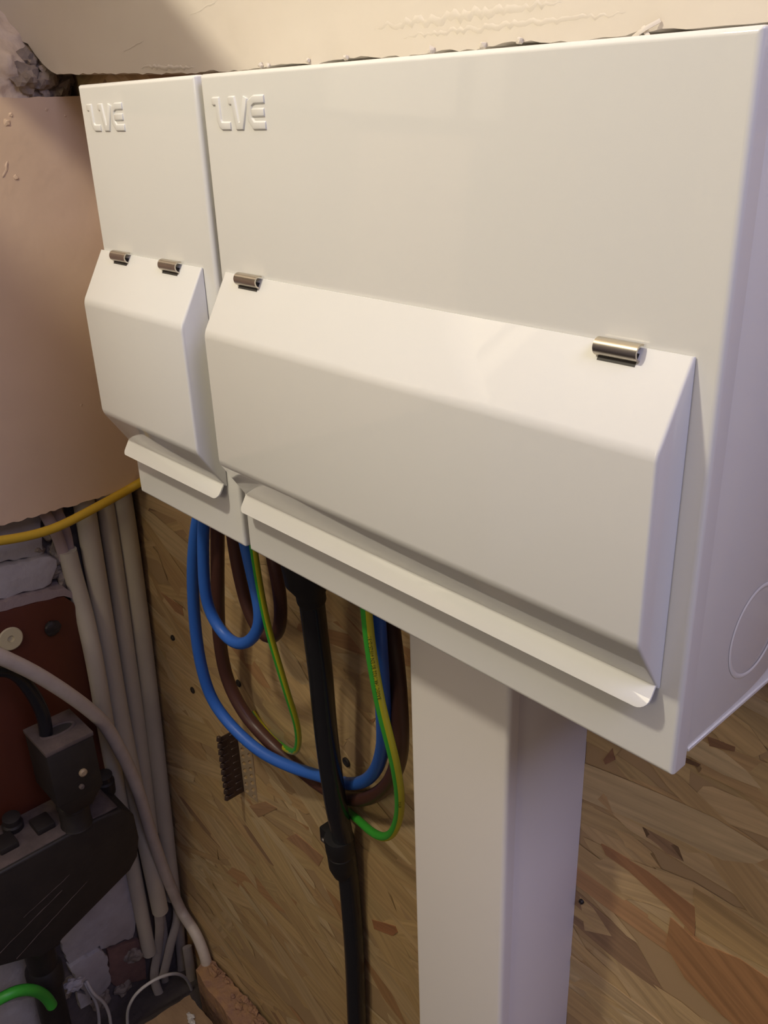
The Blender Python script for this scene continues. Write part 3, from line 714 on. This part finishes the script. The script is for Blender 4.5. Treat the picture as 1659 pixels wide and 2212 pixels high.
def print_on(pts, fr, r, text, s_start, size, ang, parent, up=True):
    cu = bpy.data.curves.new('t', 'FONT'); cu.body = text; cu.size = size; cu.resolution_u = 1
    to = bpy.data.objects.new('t', cu); col.objects.link(to)
    bpy.context.view_layer.update()
    me = bpy.data.meshes.new_from_object(to)
    bpy.data.objects.remove(to); bpy.data.curves.remove(cu)
    S = [0]
    for i in range(1, len(pts)): S.append(S[-1] + (pts[i] - pts[i - 1]).length)
    for v in me.vertices:
        s = s_start - v.co.x if up else s_start + v.co.x
        h = (v.co.y - size * 0.35) * (1 if up else -1)
        j = 0
        while j < len(S) - 2 and S[j + 1] < s: j += 1
        t_ = max(0, min(1, (s - S[j]) / (S[j + 1] - S[j])))
        p_ = pts[j].lerp(pts[j + 1], t_); n_ = fr[j][1].lerp(fr[j + 1][1], t_); b_ = fr[j][2].lerp(fr[j + 1][2], t_)
        a = ang + h / r
        v.co = p_ + (n_ * math.cos(a) + b_ * math.sin(a)) * (r + 0.00012)
    me.materials.clear(); me.materials.append(M_print)
    o = bpy.data.objects.new('printed_text', me); col.objects.link(o); o.parent = parent
    return o
print_on(gp, gf, 0.0032, 'BASEC 148/1022 BS EN 60525-2-31', 0.066, 0.0030, -0.55, earth_big)
print_on(gp, gf, 0.0032, 'H07V-R', 0.175, 0.0028, -0.55, earth_big)

bk = empty('black_cable', 'thick black sheathed cable hanging straight down in front of the chipboard', 'cable', PTS['black'][-1])
tube('sheath', PTS['black'], 0.0087, M_black, bk, seg=24)
g0 = Vector(PTS['black'][1]); gd = (Vector(PTS['black'][1]) - Vector(PTS['black'][0])).normalized()
lathe('gland_shroud', [(0.0093, 0.004), (0.0100, 0.002), (0.0100, -0.004), (0.0155, -0.014), (0.0160, -0.034)], g0, gd, M_blackp, bk)
rebase(bk)
# cleat
cl = empty('cable_cleat', 'black cleat with a small bright screw holding the black cable', 'clip', (-0.058, 0, -0.325))
cp = Vector((-0.0575, -0.0180, -0.3210)); ct = (Vector(PTS['black'][8]) - Vector(PTS['black'][7])).normalized()
lathe('ring', [(0.0090, -0.011), (0.0116, -0.011), (0.0122, -0.009), (0.0122, 0.006), (0.0116, 0.008), (0.0090, 0.008)], cp, ct, M_blackp, cl)
lathe('sleeve', [(0.0095, 0.006), (0.0118, 0.009), (0.0120, 0.024), (0.0095, 0.034)], cp, ct, M_blackp, cl)
box('strap', -0.0850, -0.0640, -0.0180, 0.0, -0.3360, -0.3200, M_blackp, cl, bev=0.0015)
s_ = lathe('screw', [(0.0022, 0), (0.0024, 0.0008), (0.0012, 0.0016)], (-0.0800, -0.0179, -0.3310), (0, -1, 0), M_bright, cl, seg=12)
rebase(cl)

# ------------------------------------------------------------------ screws in the chipboard
NMS = ['dark screw head in the chipboard, nearest the cream conduits', 'dark screw head in the chipboard, left of the big blue loop',
       'dark screw head in the chipboard, inside the big blue loop', 'dark screw head in the chipboard, right of the black cable',
       'dark knot-like screw head in the chipboard, right of the trunking', 'dark screw head in the chipboard at the top right corner']
for (x, y, z), nm, r in zip(PTS['screws'], NMS, (0.0030, 0.0036, 0.0036, 0.0042, 0.0016, 0.006)):
    s_ = lathe('screw', [(r, -0.001), (r, 0.0016), (r * 0.75, 0.0022), (r * 0.45, 0.0016)], (x, 0, z), (0, -1, 0), M_screw, seg=14)
    setp(s_, nm, 'screw')

# ------------------------------------------------------------------ perforated steel angle
an_ = empty('perforated_angle', 'short perforated steel angle fixed to the chipboard under the blue loop', 'bracket', (-0.227, 0, -0.385))
def perforated_plate(P0, U, V_, W_, Hh, nu, nv, thick, mat_, parent, name, hr=0.30, slant=0.0, joff=0.5):
    bm = bmesh.new(); P0 = Vector(P0); U = Vector(U); V_ = Vector(V_); N_ = U.cross(V_).normalized()
    def q(u, v): return P0 + U * u + V_ * v
    cu, cv = W_ / nu, Hh / nv
    for i in range(nu):
        for j in range(nv):
            u0, v0 = i * cu, j * cv; cx_, cy_ = u0 + cu / 2, v0 + cv / 2
            outer = [(u0, v0), (u0 + cu / 2, v0), (u0 + cu, v0), (u0 + cu, v0 + cv / 2), (u0 + cu, v0 + cv), (u0 + cu / 2, v0 + cv), (u0, v0 + cv), (u0, v0 + cv / 2)]
            inner = []
            for k in range(8):
                a = math.radians(-135 + 45 * k); du = math.cos(a) * cu * hr; dv = math.sin(a) * cv * hr
                inner.append((cx_ + du, cy_ + dv + slant * du))
            ov = [bm.verts.new(q(*w)) for w in outer]; iv = [bm.verts.new(q(*w)) for w in inner]
            for k in range(8): bm.faces.new((ov[k], ov[(k + 1) % 8], iv[(k + 1) % 8], iv[k]))
    bmesh.ops.remove_doubles(bm, verts=bm.verts, dist=1e-6)
    g = bmesh.ops.extrude_face_region(bm, geom=bm.faces[:])
    for v in g['geom']:
        if isinstance(v, bmesh.types.BMVert): v.co += N_ * thick
    bmesh.ops.recalc_face_normals(bm, faces=bm.faces)
    me = bpy.data.meshes.new(name); bm.to_mesh(me); bm.free(); me.materials.append(mat_)
    o = bpy.data.objects.new(name, me); col.objects.link(o); o.parent = parent; return o
perforated_plate((-0.2280, -0.0012, -0.3830), (1, 0, 0), (0, 0, 1), 0.0225, 0.0750, 2, 9, -0.0016, M_steel, an_, 'back_flange', hr=0.30, slant=0.6)
fl = box('standing_flange', -0.2290, -0.2280, -0.0210, -0.0012, -0.3830, -0.3080, M_steelshade, an_, bev=0.0002)
for j in range(9):
    for i in range(2):
        z = -0.380 + j * 0.0082 + i * 0.002
        box('pressed_rib', -0.2282, -0.2272, -0.0190 + i * 0.009, -0.0125 + i * 0.009, z, z + 0.0022, M_steelshade, an_, bev=0.0004, seg=1)
for k in range(10):
    z = -0.381 + k * 0.0078
    lathe('edge_roll', [(0.0010, 0), (0.0022, 0.0008), (0.0022, 0.0050), (0.0010, 0.0058)], (-0.2275, -0.0220, z), (0, 0.2, 1), M_steelshade, an_, seg=8)
rebase(an_)

# ------------------------------------------------------------------ conduits on the left wall
REFL = (1, -0.35, 0.25)
def conduit(key, label, r, hollow=0.0016):
    o, _, _ = tube('conduit', PTS[key], r, M_conduit, ref=REFL, seg=24, step=0.02, hollow=hollow)
    setp(o, label, 'pipe', 'cream conduits in the corner')
conduit('conduit_a', 'rightmost cream conduit, beside the chipboard', 0.0092)
conduit('conduit_b', 'cream conduit set back between the two wide front ones', 0.0085)
conduit('conduit_c', 'third cream conduit from the chipboard, with an open lower end', 0.0098)
conduit('conduit_d', 'leftmost cream conduit, cut open at the top and bent beside the red board', 0.0086)
for key, r, nm, ell in [('tail_a', 0.0056, 'flat cream cable dropping out of the third conduit from the chipboard', (0.5, 1)),
                   ('tail_b', 0.0048, 'cream cable hanging between the conduit ends', (0.6, 1)),
                   ('tail_c', 0.0056, 'cream cable curving left out of the rightmost conduit', (0.5, 1)),
                   ('tail_d', 0.0062, 'dull cream cable hanging low behind the thick off-white cable', (0.5, 1)),
                   ('tail_e', 0.0060, 'dull cream cable nearest the chipboard at the bottom of the corner', (0.5, 1))]:
    o, _, _ = tube('cable', PTS[key], r, M_ccable, ref=REFL, seg=12, ell=ell); setp(o, nm, 'cable')
o, _, _ = tube('cable', PTS['white_cable'], 0.0066, M_wcable, ref=REFL, seg=20); setp(o, 'thick off-white cable curving down in front of the conduits', 'cable')
o, _, _ = tube('cable', PTS['yellow_cable'], 0.0040, M_ycable, ref=REFL, seg=14); setp(o, 'thin yellow cable sagging below the beige board', 'cable')
o, _, _ = tube('cable', PTS['inner_a'], 0.0052, M_pink, ref=REFL, seg=12, ell=(0.45, 1)); setp(o, 'pinkish flat cable entering the cut conduit, left one of two', 'cable')
o, _, _ = tube('cable', PTS['inner_b'], 0.0046, M_pink, ref=REFL, seg=12, ell=(0.45, 1)); setp(o, 'pinkish flat cable entering the cut conduit, right one of two', 'cable')

# ------------------------------------------------------------------ red board with the service head
rb = empty('backboard', 'dark red-brown board with a rounded corner behind the black service head', 'board', (-0.38, -0.15, -0.60))
def rounded_board():
    L_ = PTS['brown_board']
    A = [(XW(z) + 0.001, y, z) for y, z in L_]; B = [(XW(z) + 0.020, y, z) for y, z in L_]
    prism('board', A, B, M_redboard, rb, bev=0.0008)
rounded_board()
# painted top edge: a strip of cream paint over the board's upper rim
top = PTS['brown_board'][:6]
rim = [(y, z + 0.0005) for y, z in top] + [(y - 0.001, z + 0.0075) for y, z in reversed(top[:4])]
rim = [(-0.1712, -0.1750), (-0.1465, -0.1738), (-0.1132, -0.1775), (-0.0872, -0.1820), (-0.0780, -0.1900), (-0.0760, -0.1860), (-0.0850, -0.1740), (-0.1120, -0.1690), (-0.1465, -0.1650), (-0.1712, -0.1660)]
left_slab('painted_rim', rim, 0.0, 0.018, M_boardtop, rb, rag=0.0006, seed=9)
rebase(rb)
d0 = PTS['disc'][0]
o = lathe('washer', [(0.0025, 0.0), (0.0110, 0.0), (0.0110, 0.0022), (0.0100, 0.0030), (0.0032, 0.0030), (0.0025, 0.0010)], (XW(d0[2]) + 0.0201, d0[1], d0[2]), (1, 0, 0.09), M_disc, seg=32)
setp(o, 'round cream washer with a centre hole on the red-brown board', 'washer')
d1 = PTS['disc'][1]
o = lump('knob', (XW(d1[2]) + 0.0225, d1[1], d1[2]), 0.0078, M_bakelite, seed=4, amp=0.2, sc_=(0.4, 1, 1)); setp(o, 'small round black plug on the red-brown board', 'plug')

sh = empty('service_head', 'big black cast service head tapering down to its cable neck', 'service head', (-0.37, -0.183, -0.60))
cut = [(-0.1138, -0.4064), (-0.0880, -0.4110), (-0.0760, -0.4260), (-0.0740, -0.4606), (-0.0785, -0.4853), (-0.0882, -0.4980), (-0.1700, -0.5365), (-0.1725, -0.5420), (-0.1960, -0.5420), (-0.1985, -0.5365), (-0.2800, -0.4980), (-0.2940, -0.4606), (-0.2940, -0.4260), (-0.2800, -0.4110), (-0.2540, -0.4064)]
body = left_slab('body', cut, 0.0205, 0.0800, M_bakelite, sh)
bevel(body, 0.0035, 3)
# dusty flat top with raised back plate
ledge = [(-0.2900, -0.4075), (-0.0850, -0.4075), (-0.0820, -0.4040), (-0.2900, -0.4040)]
left_slab('dusty_ledge', [(-0.2860, -0.4085), (-0.0900, -0.4085), (-0.0950, -0.4050), (-0.2820, -0.4050)], 0.0205, 0.0765, M_dust, sh, bev=0.001)
lathe('cable_neck', [(0.0250, 0.0), (0.0210, 0.012), (0.0160, 0.030), (0.0150, 0.060), (0.0190, 0.066), (0.0190, 0.085), (0.0150, 0.092), (0.0150, 0.235)], (XW(-0.54) + 0.045, -0.184, -0.535), (-0.09, 0, -1), M_bakelite, sh)
for y in (-0.0830, -0.1790, -0.2850):
    z = -0.4060 if y < -0.1 else -0.4130
    lg = lathe('bolt_lug', [(0.0100, -0.012), (0.0100, 0.004), (0.0085, 0.006), (0.0085, 0.0125), (0.0040, 0.0140)], (XW(z) + 0.034, y, z + 0.004), (0.15, 0, 1), M_bakelite, sh, seg=20)
for y in (-0.1570, -0.1930, -0.2290):
    b_ = left_slab('clamp_block', [(y - 0.009, -0.4060), (y + 0.009, -0.4060), (y + 0.009, -0.3985), (y - 0.009, -0.3985)], 0.040, 0.062, M_bakelite, sh, bev=0.0015)
for (ya, za, yb, zb) in [(-0.232, -0.505, -0.160, -0.470), (-0.215, -0.523, -0.135, -0.478), (-0.20, -0.476, -0.150, -0.456)]:
    n = 14; rnd = random.Random(int(-ya * 1000))
    Vv = []; Ff = []
    for i in range(n + 1):
        t = i / n; y = ya + (yb - ya) * t; z = za + (zb - za) * t + rnd.uniform(-.0004, .0004); w = 0.0003 + rnd.uniform(0, 0.0004)
        Vv += [(XW(z) + 0.0802, y, z - w), (XW(z) + 0.0802, y, z + w)]
        if i: Ff.append((2 * i - 2, 2 * i, 2 * i + 1, 2 * i - 1))
    mesh_obj('paint_scratch', Vv, Ff, M_dust, sh)
rebase(sh)

def fuse_carrier(yc, label):
    f = empty('fuse_carrier', label, 'fuse carrier', (-0.33, yc, -0.40))
    w = 0.0225; x0, x1 = -0.3500, -0.3010
    box('housing', x0, x1, yc - w, yc + w, -0.3540, -0.2960, M_bakelite, f, bev=0.0015)
    box('top_plate', x0 - 0.0004, x1 + 0.0006, yc - w - 0.0005, yc + w + 0.0005, -0.2960, -0.2915, M_dust, f, bev=0.0008)
    # oval rim of the cable slot
    V = []; F = []; n = 32; L_ = 0.0175
    for k in range(n):
        an = 2 * math.pi * k / n
        for (g, h) in ((1.0, 0.0), (0.95, 0.0018), (0.82, 0.0018), (0.78, 0.0)):
            V.append(((x0 + x1) / 2 + 0.0085 * g * math.cos(an), yc + (L_ * g) * math.sin(an), -0.2916 + h))
    for k in range(n):
        k2 = (k + 1) % n
        for j in range(3): F.append((k * 4 + j, k * 4 + j + 1, k2 * 4 + j + 1, k2 * 4 + j))
    mesh_obj('slot_rim', V, F, M_dust, f, smooth=True)
    V = [((x0 + x1) / 2 + 0.0080 * math.cos(2 * math.pi * k / n), yc + L_ * 0.92 * math.sin(2 * math.pi * k / n), -0.2912) for k in range(n)]
    prism('slot', V, [(a, b, c - 0.0006) for a, b, c in V], M_slot, f)  # closed plate; the shade inside the slot is its dark colour
    prism('taper', [(x0 + 0.006, yc - w + 0.001, -0.3538), (x1 - 0.0005, yc - w + 0.001, -0.3538), (x1 - 0.0005, yc + w - 0.001, -0.3538), (x0 + 0.006, yc + w - 0.001, -0.3538)],
          [(x0 + 0.012, yc - 0.012, -0.3760), (x1 - 0.009, yc - 0.012, -0.3760), (x1 - 0.009, yc + 0.012, -0.3760), (x0 + 0.012, yc + 0.012, -0.3760)], M_bakelite, f, bev=0.001)
    lathe('collar', [(0.0125, 0.0), (0.0155, 0.003), (0.0160, 0.007), (0.0145, 0.009), (0.0145, 0.030), (0.0155, 0.0316)], (-0.3290, yc, -0.3740), (-0.05, 0, -1), M_bakelite, f)
    for (dy, z, r) in ((0.0060, -0.3290, 0.0040), (0.0020, -0.3430, 0.0026)):
        lathe('seal_screw', [(r, 0), (r, 0.0018), (r * 0.6, 0.003)], (x1, yc + dy, z), (1, 0, 0), M_steel if r > 0.003 else M_dust, f, seg=12)
    rebase(f)
fuse_carrier(-0.1310, 'black fuse carrier on the service head with a black lead in its slot')

o, _, _ = tube('cable', PTS['black_lead'], 0.0062, M_black, ref=REFL, seg=18); setp(o, 'black lead bending down into the fuse carrier slot', 'cable')
o, _, _ = tube('earth_cable', PTS['green_earth'], 0.0058, M_green, ref=REFL, seg=16); setp(o, 'green earth cable curving across the bottom left corner', 'cable')
for key, nm in (('bell_a', 'thin white wire below the service head neck, left one of the pair'), ('bell_b', 'thin white wire below the service head neck, right one of the pair'), ('bell_loop', 'thin white wire bent in an arch near the bottom battens')):
    o, _, _ = tube('wire', PTS[key], 0.0020, M_bell, ref=REFL, seg=8); setp(o, nm, 'wire')
o = lump('putty_blob', (XW(-0.68) + 0.035, -0.155, -0.668), 0.008, M_brickw, seed=33, amp=0.8, sc_=(0.8, 1.4, 0.9)); setp(o, 'small pale lump of plaster beside the cable neck', 'rubble')

# ------------------------------------------------------------------ timber at the foot of the chipboard
def timber(name, loop, z0, z1, mat_, label, rag, seed):
    rnd = random.Random(seed); pts = []
    n = len(loop)
    for i in range(n):
        a = Vector(loop[i]); b = Vector(loop[(i + 1) % n]); m = max(1, int((b - a).length / 0.006))
        for k in range(m):
            q = a.lerp(b, k / m) + Vector((rnd.uniform(-rag, rag), rnd.uniform(-rag, rag))); pts.append(q)
    o = prism(name, [(q.x, q.y, z1 + rnd.uniform(-rag, rag) * 0.6) for q in pts], [(q.x, q.y, z0) for q in pts], mat_, None)
    setp(o, label, 'timber'); return o
pa = timber('timber_offcut', [(-0.3625, -0.003), (0.10, -0.003), (0.10, -0.040), (-0.2583, -0.033), (-0.3537, -0.0265)], -0.80, -0.722, M_woodr, 'pinkish rough-edged timber lying along the foot of the chipboard', 0.0012, 3)
pb = timber('timber_offcut', [(-0.3511, -0.110), (-0.3467, -0.042), (-0.2500, -0.042), (-0.2500, -0.110)], -0.80, -0.745, M_wood, 'short brown timber block in front of the rough-edged timber', 0.0008, 4)
rnd = random.Random(9)
for k in range(26):
    x = -0.355 + rnd.random() * 0.16; y = -0.006 - rnd.random() * 0.012
    lump('splinter', (x, y, -0.720), rnd.uniform(0.002, 0.0045), M_woodr, pa, seed=k, amp=0.9, sub=2, sc_=(1.6, 1, 1))
for k in range(6):
    x = -0.325 + rnd.random() * 0.06; y = -0.046 - rnd.random() * 0.03
    lump('splinter', (x, y, -0.744), rnd.uniform(0.003, 0.005), M_bell, pb, seed=k + 40, amp=0.8, sub=2, sc_=(1.5, 0.8, 0.6))
